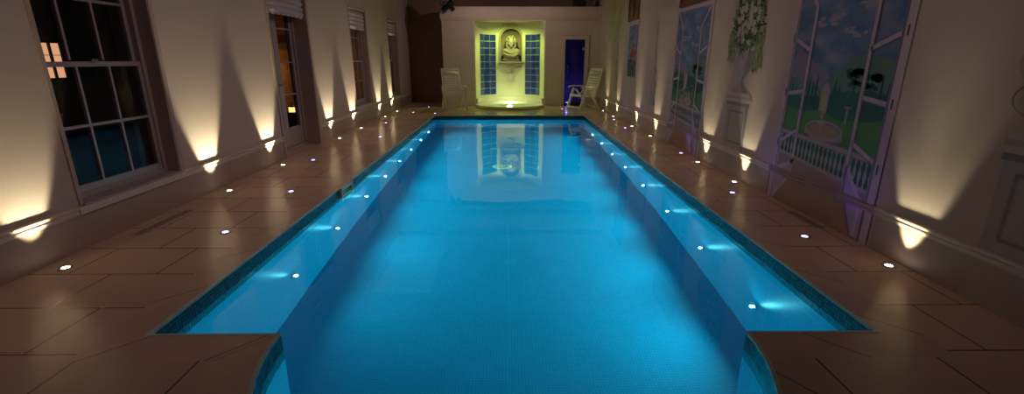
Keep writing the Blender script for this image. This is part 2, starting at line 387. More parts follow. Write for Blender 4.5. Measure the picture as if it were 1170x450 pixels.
# ------------------------------------------------------------------ windows on the left wall
GX = XL-.155        # glazing plane
def sash_window(idx, y0, y1, z0, z1):
    root = empty('window_%d' % idx); tag(root, kind='structure')
    f = MB(); w = .05
    f.box((GX-.07, y0, z0), (GX+.045, y0+w, z1), joinery); f.box((GX-.07, y1-w, z0), (GX+.045, y1, z1), joinery)
    f.box((GX-.07, y0+w, z1-w), (GX+.045, y1-w, z1), joinery); f.box((GX-.07, y0+w, z0), (GX+.045, y1-w, z0+.05), joinery)
    f.build('window_frame', root, .004)
    r_ = MB(); r_.box((GX+.045, y1-.012, z0), (XL+.012, y1+.02, z1), revealm); r_.box((GX+.045, y0-.02, z0), (XL+.012, y0+.012, z1), revealm)
    r_.box((XL, y1, z0-.03), (XL+.018, y1+.05, z1+.05), revealm); r_.box((XL, y0, z1), (XL+.018, y1, z1+.05), revealm)
    r_.build('window_reveal', root)
    s_ = MB(); s_.box((GX-.02, y0-.05, z0-.065), (XL+.03, y1+.03, z0-.005), rail_m); s_.box((GX+.0, y0, z0-.005), (XL+.03, y1, z0+.012), joinery)
    s_.build('sill', root, .006)
    zm = 1.365; a0, a1 = y0+w, y1-w
    for k, (b0, b1, xx) in enumerate(((z0+.05, zm+.02, GX+.012), (zm-.02, z1-w, GX-.024))):
        m = MB(); st = .038; t = .032
        m.box((xx-t/2, a0, b0), (xx+t/2, a0+st, b1), joinery); m.box((xx-t/2, a1-st, b0), (xx+t/2, a1, b1), joinery)
        m.box((xx-t/2, a0+st, b0), (xx+t/2, a1-st, b0+(.055 if k == 0 else .04)), joinery); m.box((xx-t/2, a0+st, b1-.04), (xx+t/2, a1-st, b1), joinery)
        gb0, gb1 = b0+.05, b1-.04
        for q in (1, 2):
            yy = a0+st+(a1-a0-2*st)*q/3; m.box((xx-.013, yy-.011, gb0), (xx+.013, yy+.011, gb1), joinery)
        zz = (gb0+gb1)/2; m.box((xx-.0128, a0+st, zz-.011), (xx+.0128, a1-st, zz+.011), joinery)
        so = m.build('sash', root)
        g = MB(); g.quad([(xx, a0+st, gb0), (xx, a1-st, gb0), (xx, a1-st, gb1), (xx, a0+st, gb1)], glass); g.build('pane', so, fixn=False)
    if True:
        h = MB(); h.box((GX+.03, (y0+y1)/2-.03, zm+.02), (GX+.05, (y0+y1)/2+.03, zm+.04), brass); h.build('sash_latch', root)
    return root
sash_window(1, *OPEN[0]); sash_window(2, *OPEN[2]); sash_window(3, *OPEN[3])

def blind(y0, y1, z0, z1, label, group=None):
    t = thing('roman_blind', label, 'window blind', (XL-.05, (y0+y1)/2, z1), 0, 'roman blinds over the left wall openings')
    L_ = (y1-y0)/2
    h = MB(); h.box((-.03, -L_, -.03), (.03, L_, 0), joinery); h.build('headrail', t)
    m = MB(); n_ = 4; H_ = z1-z0-.03
    for k in range(n_):    # stacked soft folds
        zt = -.03-H_*k/n_; zb = -.03-H_*(k+1)/n_
        prof = [(-.02, zt), (.012, zt), (.030, zt+(zb-zt)*.35), (.036, zt+(zb-zt)*.7), (.026, zb+.004), (.004, zb), (-.02, zb)]
        m.prism(prof, 1, -L_+.005, L_-.005, blind_m)
    m.build('folded_fabric', t)
    hm = MB(); n_ = 8; pts = []
    for k in range(n_):    # scalloped hem
        for q in range(7): a_ = pi*q/6; pts.append((-L_+.01+(2*L_-.02)*(k+.5-.5*cos(a_))/n_, -.03-H_-.03*sin(a_)))
    poly = [(-L_+.01, -.03-H_+.01)]+pts+[(L_-.01, -.03-H_+.01)]
    hm.prism(poly, 0, .0, .02, blind_m); hm.build('scalloped_hem', t)
blind(6.86, 8.07, 2.05, 2.40, 'pale folded roman blind at the top of the french doors')
blind(10.30, 11.39, 2.05, 2.40, 'pale folded roman blind over the window just beyond the french doors')
blind(13.51, 14.47, 2.08, 2.40, 'pale folded roman blind over the farthest window on the left wall')

# french doors
dr = empty('door_1'); tag(dr, kind='structure'); y0, y1, z0, z1 = OPEN[1]
DX = XL-.26
f = MB(); f.box((DX-.05, y0, 0), (DX+.05, y0+.05, z1), joinery); f.box((DX-.05, y1-.05, 0), (DX+.05, y1, z1), joinery); f.box((DX-.05, y0+.05, z1-.06), (DX+.05, y1-.05, z1), joinery)
f.box((DX-.05, y0+.05, 0), (DX+.06, y1-.05, .04), revealm); f.build('door_frame', dr, .004)
f = MB(); f.box((DX+.05, y1-.012, 0), (XL+.012, y1+.015, z1), revealm); f.box((DX+.05, y0-.015, 0), (XL+.012, y0+.012, z1), revealm)
f.box((XL, y1, 0), (XL+.02, y1+.06, z1+.06), revealm); f.box((XL, y0-.06, 0), (XL+.02, y0, z1+.06), revealm); f.box((XL, y0, z1), (XL+.02, y1, z1+.06), revealm)
f.build('door_reveal', dr)
ym = (y0+y1)/2
for k, (a0, a1) in enumerate(((y0+.05, ym-.002), (ym+.002, y1-.05))):
    m = MB(); st = .07; t = .044; x0 = DX
    m.box((x0-t/2, a0, .045), (x0+t/2, a0+st, z1-.06), joinery); m.box((x0-t/2, a1-st, .045), (x0+t/2, a1, z1-.06), joinery)
    m.box((x0-t/2, a0+st, .045), (x0+t/2, a1-st, .34), joinery); m.box((x0-t/2, a0+st, z1-.14), (x0+t/2, a1-st, z1-.06), joinery)
    for zz in (.86, 1.36, 1.86): m.box((x0-.014, a0+st, zz-.012), (x0+.014, a1-st, zz+.012), joinery)
    lf = m.build('door_leaf', dr, .004)
    g = MB(); g.quad([(x0, a0+st, .34), (x0, a1-st, .34), (x0, a1-st, z1-.14), (x0, a0+st, z1-.14)], glass); g.build('pane', lf, fixn=False)
    if k == 0:
        h = MB(); h.tube([(x0+.022, a1-.035, 1.02), (x0+.06, a1-.035, 1.02), (x0+.06, a1-.14, 1.02)], .009, brass); h.build('door_handle', lf)

# ------------------------------------------------------------------ far structure: solid block with apse, niche and doorway cut out
def cutter(mb): o = mb.build('cutter'); return o
def boolean(base, cutters):
    for c in cutters:
        md = base.modifiers.new('b', 'BOOLEAN'); md.operation = 'DIFFERENCE'; md.solver = 'EXACT'; md.material_mode = 'TRANSFER'; md.object = c
    dg = bpy.context.evaluated_depsgraph_get(); me = bpy.data.meshes.new_from_object(base.evaluated_get(dg))
    base.modifiers.clear(); base.data = me
    for c in cutters: bpy.data.objects.remove(c)
BX0, BX1, BZ = -1.99, XR-.001, 2.53
NX, NR, NZ0, NZ1 = .10, .335, 1.34, 2.02        # niche centre, radius, sill, springing
m = MB(); m.box((BX0, YBOX, -.02), (BX1, YB-.001, BZ), backcream); base = m.build('pool_house_front')
c1 = MB(); c1.lathe([(CR, -.5), (CR, BZ+1)], apse_m, (CPX, YBOX, 0), 96, smooth=False); c1 = cutter(c1)
nb = MB(); yn = YBOX+sqrt(CR**2-(NX-CPX)**2)-.02
arcp = [(NX-NR, NZ0)]+[(NX+NR*cos(a_), NZ1+NR*sin(a_)) for a_ in [pi-pi*i/20 for i in range(21)]]+[(NX+NR, NZ0)]
nb.prism(arcp, 1, yn-.3, yn+.24, niche_m); nb = cutter(nb)
DW0, DW1, DH = 1.74, 2.35, 1.985
db = MB(); db.box((DW0, YBOX-.2, 0), (DW1, YBOX+.22, DH), backcream); db = cutter(db)
dc = MB(); dc.box((DW0-.12, YBOX+.16, 0), (XR-.1, YB-.08, 2.2), blue_tile); dc = cutter(dc)
boolean(base, [c1, nb, db, dc])
base.name = 'wall_alcove'; tag(base, kind='structure')
# cornice beam over it
m = MB(); m.box((BX0-.04, YBOX-.06, 2.60), (XR-.002, YB-.002, 2.88), backcream); m.box((BX0-.02, YBOX-.03, BZ), (XR-.002, YB-.002, 2.60), backcream)
m.box((BX0-.06, YBOX-.08, 2.86), (XR-.002, YB-.002, 2.90), backcream); m.box((BX0-.03, YBOX-.045, 2.575), (XR-.002, YBOX-.02, 2.60), rail_m)
struct(m, 'trim_4')
# pilaster strips either side of the apse and skirting
m = MB(); m.box((CPX-CR-.06, YBOX-.02, 0), (CPX-CR, YBOX, BZ), apse_m); m.box((CPX+CR, YBOX-.02, 0), (CPX+CR+.06, YBOX, BZ), apse_m); struct(m, 'trim_5')
m = MB(); m.box((BX0, YBOX-.015, 0), (CPX-CR-.06, YBOX, .12), backcream); m.box((CPX+CR+.06, YBOX-.015, 0), (DW0-.15, YBOX, .12), backcream); m.box((DW1+.15, YBOX-.015, 0), (XR, YBOX, .12), backcream)
struct(m, 'baseboard_back')
# curved plinth inside the apse
def arcband(mb, r0, r1, z0, z1, m, a0=-90, a1=90, n_=48):
    def P(r_, a_, z): return (CPX+r_*sin(radians(a_)), YBOX+r_*cos(radians(a_)), z)
    v = []; f = []
    for i in range(n_+1):
        a_ = a0+(a1-a0)*i/n_; v += [P(r0, a_, z0), P(r1, a_, z0), P(r1, a_, z1), P(r0, a_, z1)]
    for i in range(n_):
        o = 4*i
        for k in range(4): f.append((o+k, o+(k+1) % 4, o+4+(k+1) % 4, o+4+k))
    f += [(0, 1, 2, 3), (4*n_+3, 4*n_+2, 4*n_+1, 4*n_)]
    mb.add(v, f, m)
m = MB(); arcband(m, CR-.05, CR-.001, 0, .20, apse_m); arcband(m, CR-.06, CR-.001, .20, .225, apse_m); struct(m, 'trim_6')

# round foot basin standing half inside the apse
t = thing('foot_basin', 'low round white basin glowing green at the foot of the alcove', 'basin', (CPX, YBOX-.33, 0))
R0 = 1.05
m = MB(); m.lathe([(R0-.03, .001), (R0, .012), (R0, .075), (R0-.012, .088), (R0-.07, .088), (R0-.08, .075), (R0-.10, .035), (.001, .03)], tray_m, n=72); m.build('bowl', t)
m = MB(); m.lathe([(.04, .03), (.045, .034), (.001, .036)], steel, (0, -.35, 0), n=20); m.build('drain', t)
t = thing('basin_light', 'bright green-white lamp low at the back of the round basin', 'light', (CPX, YBOX+.58, .0365))
m = MB(); m.lathe([(.075, 0), (.075, .02), (.06, .028), (.058, .022), (.001, .022)], steel); m.build('housing', t)
m = MB(); m.lathe([(.056, .0225), (.05, .034), (.001, .038)], lens_g); m.build('lens', t)
point('basin_lamp', (0, -.06, .10), APSE_W*.17, (.85, 1.0, .40), .08, t)
t = thing('alcove_downlight', 'small green-yellow downlight in the ceiling of the curved alcove', 'light', (CPX, YBOX+.30, BZ-.0005))
m = MB(); m.lathe([(.06, 0), (.06, -.01), (.045, -.014), (.042, -.004), (.001, -.004)], steel, n=24); m.build('trim_ring', t)
spot('alcove_lamp', (0, 0, -.05), (0, .12, -1), APSE_W, C_APSE, 160, .6, t, .04)

# glass block panels
def gb_panel(a0, a1, label):
    z0, z1, nc, nr = .29, 2.17, 3, 9
    t = thing('glass_block_window', label, 'glass blocks', (CPX, YBOX, z0), 0, 'glass block panels beside the niche')
    fr = MB()
    def P(r_, a_, z): return (r_*sin(radians(a_)), r_*cos(radians(a_)), z)
    def bent(mb, r0, r1, b0, b1, c0, c1, m):
        n_ = 6; v = []; f = []
        for i in range(n_+1):
            a_ = b0+(b1-b0)*i/n_; v += [P(r0, a_, c0), P(r1, a_, c0), P(r1, a_, c1), P(r0, a_, c1)]
        for i in range(n_):
            o = 4*i
            for k in range(4): f.append((o+k, o+(k+1) % 4, o+4+(k+1) % 4, o+4+k))
        f += [(0, 1, 2, 3), (4*n_+3, 4*n_+2, 4*n_+1, 4*n_)]; mb.add(v, f, m)
    bent(fr, CR-.012, CR-.002, a0-.6, a1+.6, 0, z1-z0, grout_m); fr.build('grout', t)
    da = (a1-a0)/nc; dz = (z1-z0)/nr; ga, gz = .45, .010
    for i in range(nc):
        for j in range(nr):
            mb = MB(); bent(mb, CR-.024, CR-.012, a0+da*i+ga, a0+da*(i+1)-ga, dz*j+gz, dz*(j+1)-gz, block_m); mb.build('glass_block', t, .004)
gb_panel(-63, -25.5, 'blue glass block panel to the left of the arched niche')
gb_panel(28.8, 65, 'blue glass block panel to the right of the arched niche')

# niche surround, shelf
t = thing('niche_surround', 'arched stone surround with ledge framing the wall niche', 'surround', (NX, yn, NZ0-.12))
def archband(mb, r0, r1, y0_, y1_, zb, m):
    n_ = 24; pts = [(-1, zb)]+[None]
    prof_o = [(-r1, zb)]+[(r1*cos(a_), NZ1+r1*sin(a_)) for a_ in [pi-pi*i/n_ for i in range(n_+1)]]+[(r1, zb)]
    prof_i = [(-r0, zb)]+[(r0*cos(a_), NZ1+r0*sin(a_)) for a_ in [pi-pi*i/n_ for i in range(n_+1)]]+[(r0, zb)]
    zo = NZ0-.12; k = len(prof_o); v = []
    for p in prof_o: v += [(p[0], y0_, p[1]-zo), (p[0], y1_, p[1]-zo)]
    for p in prof_i: v += [(p[0], y0_, p[1]-zo), (p[0], y1_, p[1]-zo)]
    f = []
    for i in range(k-1):
        a_, b_, c_, e_ = 2*i, 2*i+2, 2*k+2*i+2, 2*k+2*i
        f += [(a_, b_, c_, e_), (a_+1, e_+1, c_+1, b_+1), (a_, a_+1, b_+1, b_), (e_, c_, c_+1, e_+1)]
    f += [(0, 2*k, 2*k+1, 1), (2*k-2, 2*k-1, 4*k-1, 4*k-2)]; mb.add(v, f, m)
m = MB(); archband(m, NR, NR+.07, -.06, .03, NZ0, stone); archband(m, NR+.045, NR+.095, -.045, .03, NZ0, apse_m); m.build('arch_moulding', t)
m = MB(); m.box((-.43, -.16, .06), (.43, .04, .12), stone); m.box((-.39, -.13, .02), (.39, .03, .06), stone); m.build('ledge', t, .01)
# bust
t = thing('bust_sculpture', 'carved stone bust with curled hair standing in the arched niche', 'sculpture', (NX, yn-.01, NZ0)); t.scale = (1.22, 1.1, 1.25)
bm_ = bmesh.new()
def blob(c, r_, sub=3):
    q = bmesh.ops.create_icosphere(bm_, subdivisions=sub, radius=1); bmesh.ops.scale(bm_, vec=r_, verts=q['verts']); bmesh.ops.translate(bm_, vec=c, verts=q['verts'])
blob((0, 0, .17), (.235, .12, .15)); blob((0, -.01, .30), (.10, .085, .13)); blob((-.15, 0, .23), (.10, .10, .10)); blob((.15, 0, .23), (.10, .10, .10)); blob((0, .0, .05), (.24, .11, .07))
me = bpy.data.meshes.new('torso'); bm_.to_mesh(me); bm_.free(); me.materials.append(stone)
o = bpy.data.objects.new('torso', me); COL.objects.link(o); o.parent = t
rm = o.modifiers.new('r', 'REMESH'); rm.mode = 'VOXEL'; rm.voxel_size = .012; rm.use_smooth_shade = True; sm_ = o.modifiers.new('s', 'SMOOTH'); sm_.iterations = 6
bm_ = bmesh.new()
blob((0, -.035, .47), (.085, .10, .125)); blob((0, -.125, .465), (.018, .03, .035)); blob((0, -.095, .505), (.07, .03, .018)); blob((-.036, -.118, .425), (.03, .02, .02), 2); blob((.036, -.118, .425), (.03, .02, .02), 2)
blob((0, -.12, .425), (.035, .016, .012), 2); blob((0, -.115, .385), (.04, .03, .035)); blob((-.085, -.03, .47), (.015, .025, .03)); blob((.085, -.03, .47), (.015, .025, .03))
me = bpy.data.meshes.new('head'); bm_.to_mesh(me); bm_.free(); me.materials.append(stone)
o = bpy.data.objects.new('head', me); COL.objects.link(o); o.parent = t
rm = o.modifiers.new('r', 'REMESH'); rm.mode = 'VOXEL'; rm.voxel_size = .007; rm.use_smooth_shade = True; sm_ = o.modifiers.new('s', 'SMOOTH'); sm_.iterations = 3
bm_ = bmesh.new()
for k in range(46):
    a_ = random.uniform(-.35, pi+.35); rr_ = random.uniform(.095, .135); blob((rr_*cos(a_), random.uniform(-.07, .05), .50+rr_*sin(a_)*.95), (.026, .03, .026), 2)
for s_ in (-1, 1):
    for k in range(7): blob((s_*(.105+.012*sin(k)), -.02-.01*(k % 2), .47-.035*k), (.03, .035, .026), 2)
me = bpy.data.meshes.new('hair'); bm_.to_mesh(me); bm_.free(); me.materials.append(stone)
for p in me.polygons: p.use_smooth = True
o = bpy.data.objects.new('hair', me); COL.objects.link(o); o.parent = t
m = MB(); m.tube([(-.2, -.09, .20), (-.08, -.13, .15), (.06, -.13, .13), (.2, -.09, .19)], [.03, .035, .035, .03], stone); m.tube([(-.21, -.06, .27), (-.1, -.12, .24), (.03, -.13, .17)], [.02, .025, .02], stone); m.build('drapery', t)
# carved bracket and spout under the ledge
t = thing('wall_spout', 'dark curved spout and carved bracket on the wall under the niche ledge', 'spout', (NX, yn+.005, NZ0-.14))
m = MB(); m.tube([(-.12, -.06, -.16), (-.06, -.11, -.205), (.02, -.12, -.20), (.08, -.10, -.14), (.10, -.09, -.09), (.16, -.08, -.05), (.24, -.07, -.03), (.33, -.055, -.02), (.36, -.02, 0)], [.018, .03, .032, .03, .024, .022, .02, .02, .02], stone, 10)
m.build('scroll', t)
m = MB(); m.lathe([(.045, 0), (.05, .012), (.02, .03), (.02, .11), (.001, .11)], brass, M=Matrix.Translation((.03, .03, -.17)) @ Matrix.Rotation(radians(90), 4, 'X'), n=16); m.build('spout_nozzle', t)

# steam room door
dr = empty('door_2'); tag(dr, kind='structure')
m = MB(); w = .11
m.box((DW0-w, YBOX-.035, 0), (DW0, YBOX-.0005, DH+w), backcream); m.box((DW1, YBOX-.035, 0), (DW1+w, YBOX-.0005, DH+w), backcream); m.box((DW0, YBOX-.035, DH), (DW1, YBOX-.0005, DH+w), backcream)
m.box((DW0-w-.02, YBOX-.05, DH+w), (DW1+w+.02, YBOX-.0005, DH+w+.03), backcream); m.build('architrave', dr, .004)
m = MB(); m.box((DW0+.004, YBOX+.05, .01), (DW1-.004, YBOX+.058, DH-.006), blueglass); lf = m.build('glass_door_leaf', dr)
m = MB(); m.tube([(DW0+.10, YBOX+.05, .98), (DW0+.10, YBOX+.01, .98), (DW0+.10, YBOX+.01, 1.22), (DW0+.10, YBOX+.05, 1.22)], .010, steel); m.build('door_handle', lf)
for zz in (.28, 1.68):
    m = MB(); m.box((DW1-.07, YBOX+.04, zz), (DW1-.004, YBOX+.068, zz+.07), steel); m.build('hinge', lf)
t = thing('steam_room_light', 'small blue lamp glowing low inside the doorway', 'light', (DW0+.20, YBOX+.75, 0))
m = MB(); m.lathe([(.05, 0), (.05, .02), (.03, .03), (.001, .03)], blackm); m.build('housing', t)
m = MB(); m.lathe([(.03, .03), (.03, .05), (.001, .06)], lens_b); m.build('lens', t)
point('steam_lamp', (0, 0, .30), 2.6, (.30, .24, 1.0), .05, t)

# things on the beam
t = thing('spotlight', 'black spotlight fixed to the top left end of the cornice beam', 'light', (-1.86, YBOX-.10, 2.91))
M_ = Matrix.Translation((.10, -.12, -.01)) @ Matrix.Rotation(radians(52), 4, 'Y')
m = MB(); m.lathe([(.05, -.20), (.075, -.18), (.08, .10), (.105, .18), (.105, .20), (.085, .20), (.08, .15), (.001, .14)], blackm, M=M_); m.build('lamp_head', t)
m = MB(); m.box((-.08, -.05, -.01), (.08, .10, .006), blackm); m.tube([(-.04, 0, 0), (-.03, -.06, .11), (.05, -.10, .10)], .012, blackm); m.tube([(-.10, .05, 0), (-.14, .0, .10), (-.10, -.10, .14)], .01, blackm); m.build('bracket', t)
for sx in (-1, 1):
    m = MB(); m.box((-.11, -.002, -.06), (.11, .004, .06), blackm, Matrix.Translation((.20, -.12+sx*.11, -.03)) @ Matrix.Rotation(radians(52), 4, 'Y') @ Matrix.Rotation(radians(sx*10), 4, 'X')); m.build('barn_door', t)
t = thing('loudspeaker', 'small black loudspeaker standing on the right of the cornice beam', 'speaker', (2.13, YBOX+.12, 2.90))
m = MB(); m.box((-.20, -.09, .0), (.20, .10, .26), blackm); m.build('cabinet', t, .01)
m = MB()
for q in (-.09, .09): m.lathe([(.07, 0), (.072, .01), (.05, .006), (.02, .0), (.001, .004)], blackm, M=Matrix.Translation((q, -.09, .13)) @ Matrix.Rotation(radians(90), 4, 'X'))
m.build('driver_cone', t)

# ------------------------------------------------------------------ recliner chairs
def chair(name, label, loc, rz):
    t = thing(name, label, 'chair', loc, rz, 'white recliner chairs by the pool')
    # faces -y; local frame, metres
    def tb(pts, w, h): mm = MB(); mm.tube(pts, 0, white, 4, (w/2, h/2)); return mm
    for s_ in (-1, 1):
        x = s_*.31
        m = tb([(x, -.36, 0.0), (x, -.24, .33), (x, -.14, .60)], .05, .065); m.build('front_leg', t, .006)
        m = tb([(x*.9, .36, 0.0), (x*.9, .12, .33), (x*.9, -.10, .56)], .042, .06); m.build('rear_leg', t, .006)
        m = tb([(x, -.34, .62), (x, -.28, .655), (x, 0, .66), (x, .26, .645)], .062, .03); m.build('armrest', t, .01)
        m = tb([(x*.96, .10, .40), (x*.96, .24, .64)], .03, .03); m.build('arm_support', t, .005)
    m = MB(); m.bar((-.31, -.345, .07), (.31, -.345, .07), .03, .045, white); m.build('front_stretcher', t, .005)
    m = MB(); m.bar((-.28, .33, .07), (.28, .33, .07), .03, .045, white); m.build('rear_stretcher', t, .005)
    m = MB()
    m.bar((-.26, -.28, .40), (-.26, .20, .36), .04, .05, white); m.bar((.26, -.28, .40), (.26, .20, .36), .04, .05, white)
    m.bar((-.28, -.29, .40), (.28, -.29, .40), .05, .06, white)
    for k in range(7): yy = -.24+.066*k; m.bar((-.255, yy, .412-.006*k), (.255, yy, .412-.006*k), .052, .014, white)
    m.build('seat', t, .004)
    m = MB()
    for s_ in (-1, 1): m.tube([(s_*.25, .20, .38), (s_*.255, .32, .74), (s_*.25, .45, 1.12)], 0, white, 4, (.02, .022))
    for k in range(11): q = k/10; m.bar((-.24, .21+.24*q, .42+.68*q), (.24, .21+.24*q, .42+.68*q), .014, .050, white)
    m.bar((-.26, .455, 1.13), (.26, .455, 1.13), .04, .05, white)
    m.build('backrest', t, .004)
    m = MB(); m.tube([(-.20, .36, 1.02), (0, .345, 1.03), (.20, .36, 1.02)], .035, white, 10); m.build('headrest', t)
    return t
chair('recliner_chair', 'white slatted recliner chair left of the alcove in front of the cream wall', (-1.60, 14.05, 0), radians(18))
chair('recliner_chair', 'white slatted recliner chair by the blue doorway beside the right wall', (2.22, 14.0, 0), radians(-62))

# ------------------------------------------------------------------ murals on the right wall
class Paint(MB):
    """flat paint layers on the right wall: (y, z) points, higher layer nearer the room"""
    def poly(s, pts, layer, m): s.add([(XR-.002-layer*.0005, p[0], p[1]) for p in pts], [tuple(range(len(pts)))], m); return s
    def strip(s, a, b, w, layer, m):
        a, b = Vector(a), Vector(b); d_ = (b-a).normalized(); n_ = Vector((-d_.y, d_.x))*w/2
        return s.poly([tuple(a+n_), tuple(b+n_), tuple(b-n_), tuple(a-n_)], layer, m)
    def disc(s, c, ry, rz, layer, m, n_=14): return s.poly([(c[0]+ry*cos(2*pi*i/n_), c[1]+rz*sin(2*pi*i/n_)) for i in range(n_)], layer, m)

def door_mural(Y0, ztop, label, seed, variant):
    """Y0 = far (left in view) edge; goes toward smaller y by 1.42 m"""
    rnd = random.Random(seed); WD = 1.42
    S = lambda s_: Y0-s_*WD
    t = thing('door_mural', label, 'mural', (XR, Y0-WD/2, 0), 0, 'painted open door murals on the right wall')
    inv = Matrix.Translation((-XR, -(Y0-WD/2), 0))
    def fin(p, name): o = p.build(name, t, fixn=False); o.data.transform(inv); return o
    v = Paint()
    v.poly([(S(0), .62), (S(1), .62), (S(1), ztop), (S(0), ztop)], 0, p_sky)
    for (s_, z, a_, b_) in ((.33, 1.72, .13, .03), (.42, 1.74, .08, .025), (.62, 1.60, .10, .025), (.70, 1.83, .12, .03), (.55, 1.64, .06, .02)):
        for k in range(7): v.disc((S(s_)+rnd.uniform(-a_, a_), z+rnd.uniform(-b_, b_)), a_*rnd.uniform(.2, .5), b_*rnd.uniform(.4, .8), rnd.uniform(.2, .9), p_cloud, 12)
    v.poly([(S(.0), 1.28), (S(.10), 1.50), (S(.20), 1.44), (S(.30), 1.36), (S(.45), 1.26), (S(.5), 1.1), (S(0), 1.1)], 1, p_mount)
    v.poly([(S(.40), 1.20), (S(.50), 1.29), (S(.62), 1.40), (S(.72), 1.45), (S(.85), 1.42), (S(1), 1.36), (S(1), 1.1), (S(.4), 1.1)], 1.5, p_hill)
    v.poly([(S(0), 1.20), (S(.12), 1.24), (S(.3), 1.20), (S(.42), 1.12), (S(.42), 1.0), (S(0), 1.0)], 2, p_hill)
    v.poly([(S(0), .62), (S(1), .62), (S(1), 1.04), (S(.7), 1.02), (S(.35), 1.04), (S(0), 1.10)], 2.5, p_green)
    pts = [(S(0), .98)]; n_ = 40
    for i in range(n_+1): s_ = i/n_; pts.append((S(s_), (1.06 if s_ < .3 else 1.07 if s_ < .5 else 1.15)+rnd.uniform(-.015, .02)))
    pts += [(S(1), .98), (S(.85), .93), (S(.6), .90), (S(.42), .97), (S(.25), .93)]
    v.poly(pts, 3, p_hedge)
    def cypress(s_, z0, h, w): v.poly([(S(s_)-w*q, z0+h*zz) for q, zz in ((.35, 0), (.5, .2), (.42, .5), (.22, .8), (0, 1))]+[(S(s_)+w*q, z0+h*zz) for q, zz in ((.22, .8), (.42, .5), (.5, .2), (.35, 0))], 4, p_dark)
    for s_, z0, h in ((.05, 1.02, .20), (.09, 1.02, .17), (.13, 1.02, .15), (.27, 1.0, .28), (.31, 1.0, .22), (.345, 1.0, .30), (.52, 1.0, .27), (.56, 1.0, .22), (.88, 1.0, .30), (.93, 1.0, .25), (.98, 1.0, .28)): cypress(s_, z0, h, .035)
    for s_, zt, rr_ in ((.67, 1.28, .09), (.80, 1.26, .08)):    # umbrella pines
        v.strip((S(s_), 1.0), (S(s_)-.01, zt), .018, 4, p_dark)
        for k in range(9): v.disc((S(s_)+rnd.uniform(-rr_, rr_), zt+rnd.uniform(-.01, .035)), .04, .026, 4, p_dark, 9)
        for k in range(5): v.disc((S(s_)+rnd.uniform(-rr_*.8, rr_*.8), zt-.06+rnd.uniform(-.02, .02)), .03, .02, 4, p_dark, 8)
    # garden arch
    v.poly([(S(.40), .95), (S(.40), 1.12), (S(.415), 1.18), (S(.44), 1.21), (S(.465), 1.18), (S(.48), 1.12), (S(.48), .95)], 5, p_stone)
    v.poly([(S(.417), .95), (S(.417), 1.08), (S(.44), 1.12), (S(.463), 1.08), (S(.463), .95)], 5.5, p_arch)
    # path and fountain
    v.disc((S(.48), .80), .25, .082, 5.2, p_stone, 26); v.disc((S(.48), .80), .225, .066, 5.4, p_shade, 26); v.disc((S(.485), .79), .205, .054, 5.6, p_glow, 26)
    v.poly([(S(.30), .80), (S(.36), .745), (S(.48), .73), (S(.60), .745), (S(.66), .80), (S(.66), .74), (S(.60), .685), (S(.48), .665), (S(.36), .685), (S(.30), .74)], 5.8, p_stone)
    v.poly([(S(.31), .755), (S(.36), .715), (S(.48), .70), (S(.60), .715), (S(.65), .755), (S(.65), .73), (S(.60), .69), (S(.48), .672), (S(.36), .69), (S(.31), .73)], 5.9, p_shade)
    v.strip((S(.45), .77), (S(.45), .90), .028, 6.4, p_stone); v.disc((S(.45), .86), .055, .014, 6.5, p_urnl); v.disc((S(.45), .925), .026, .035, 6.5, p_stone); v.disc((S(.43), .945), .02, .018, 6.6, p_shade)
    v.strip((S(.66), .88), (S(.66), 1.02), .022, 5, p_stone); v.strip((S(.63), 1.02), (S(.69), 1.02), .016, 5, p_stone)
    if variant:   # pot with flowers in front of the view
        v.poly([(S(.38), .80), (S(.54), .80), (S(.51), .66), (S(.41), .66)], 6.8, p_glow)
        for k in range(40): v.disc((S(.46)+rnd.gauss(0, .07), .90+rnd.gauss(0, .06)), .02, .02, 6.9+.1*(k % 3), rnd.choice([p_dark, p_leaf, p_petal, p_stone]), 7)
        for q in (.12, .74):
            for k in range(70): v.disc((S(q)+rnd.gauss(0, .05), 1.05+rnd.gauss(0, .12)), .028, .022, 6.9+.1*(k % 3), rnd.choice([p_dark, p_leaf, p_leafd, p_hedge]), 7)
    fin(v, 'painted_landscape')
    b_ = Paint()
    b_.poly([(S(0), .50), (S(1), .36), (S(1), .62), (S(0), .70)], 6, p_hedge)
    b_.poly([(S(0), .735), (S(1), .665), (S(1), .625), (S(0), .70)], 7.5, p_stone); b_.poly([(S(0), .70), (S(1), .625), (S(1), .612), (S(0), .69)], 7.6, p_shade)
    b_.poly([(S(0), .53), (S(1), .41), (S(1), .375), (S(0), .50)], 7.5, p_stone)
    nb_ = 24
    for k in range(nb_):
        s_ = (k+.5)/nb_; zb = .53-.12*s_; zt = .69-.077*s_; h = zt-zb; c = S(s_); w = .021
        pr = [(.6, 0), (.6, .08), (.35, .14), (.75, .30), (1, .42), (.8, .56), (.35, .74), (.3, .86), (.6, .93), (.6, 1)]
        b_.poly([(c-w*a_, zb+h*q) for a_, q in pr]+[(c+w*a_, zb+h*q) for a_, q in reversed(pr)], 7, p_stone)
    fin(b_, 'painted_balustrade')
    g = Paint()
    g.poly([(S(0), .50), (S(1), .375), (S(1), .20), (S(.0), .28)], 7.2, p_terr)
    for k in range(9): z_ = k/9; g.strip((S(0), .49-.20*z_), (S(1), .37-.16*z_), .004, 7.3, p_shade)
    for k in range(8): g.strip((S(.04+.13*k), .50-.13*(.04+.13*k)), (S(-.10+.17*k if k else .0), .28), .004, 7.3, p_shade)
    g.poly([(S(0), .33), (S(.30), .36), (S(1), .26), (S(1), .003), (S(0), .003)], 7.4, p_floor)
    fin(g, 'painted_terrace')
    f_ = Paint(); fw = .045
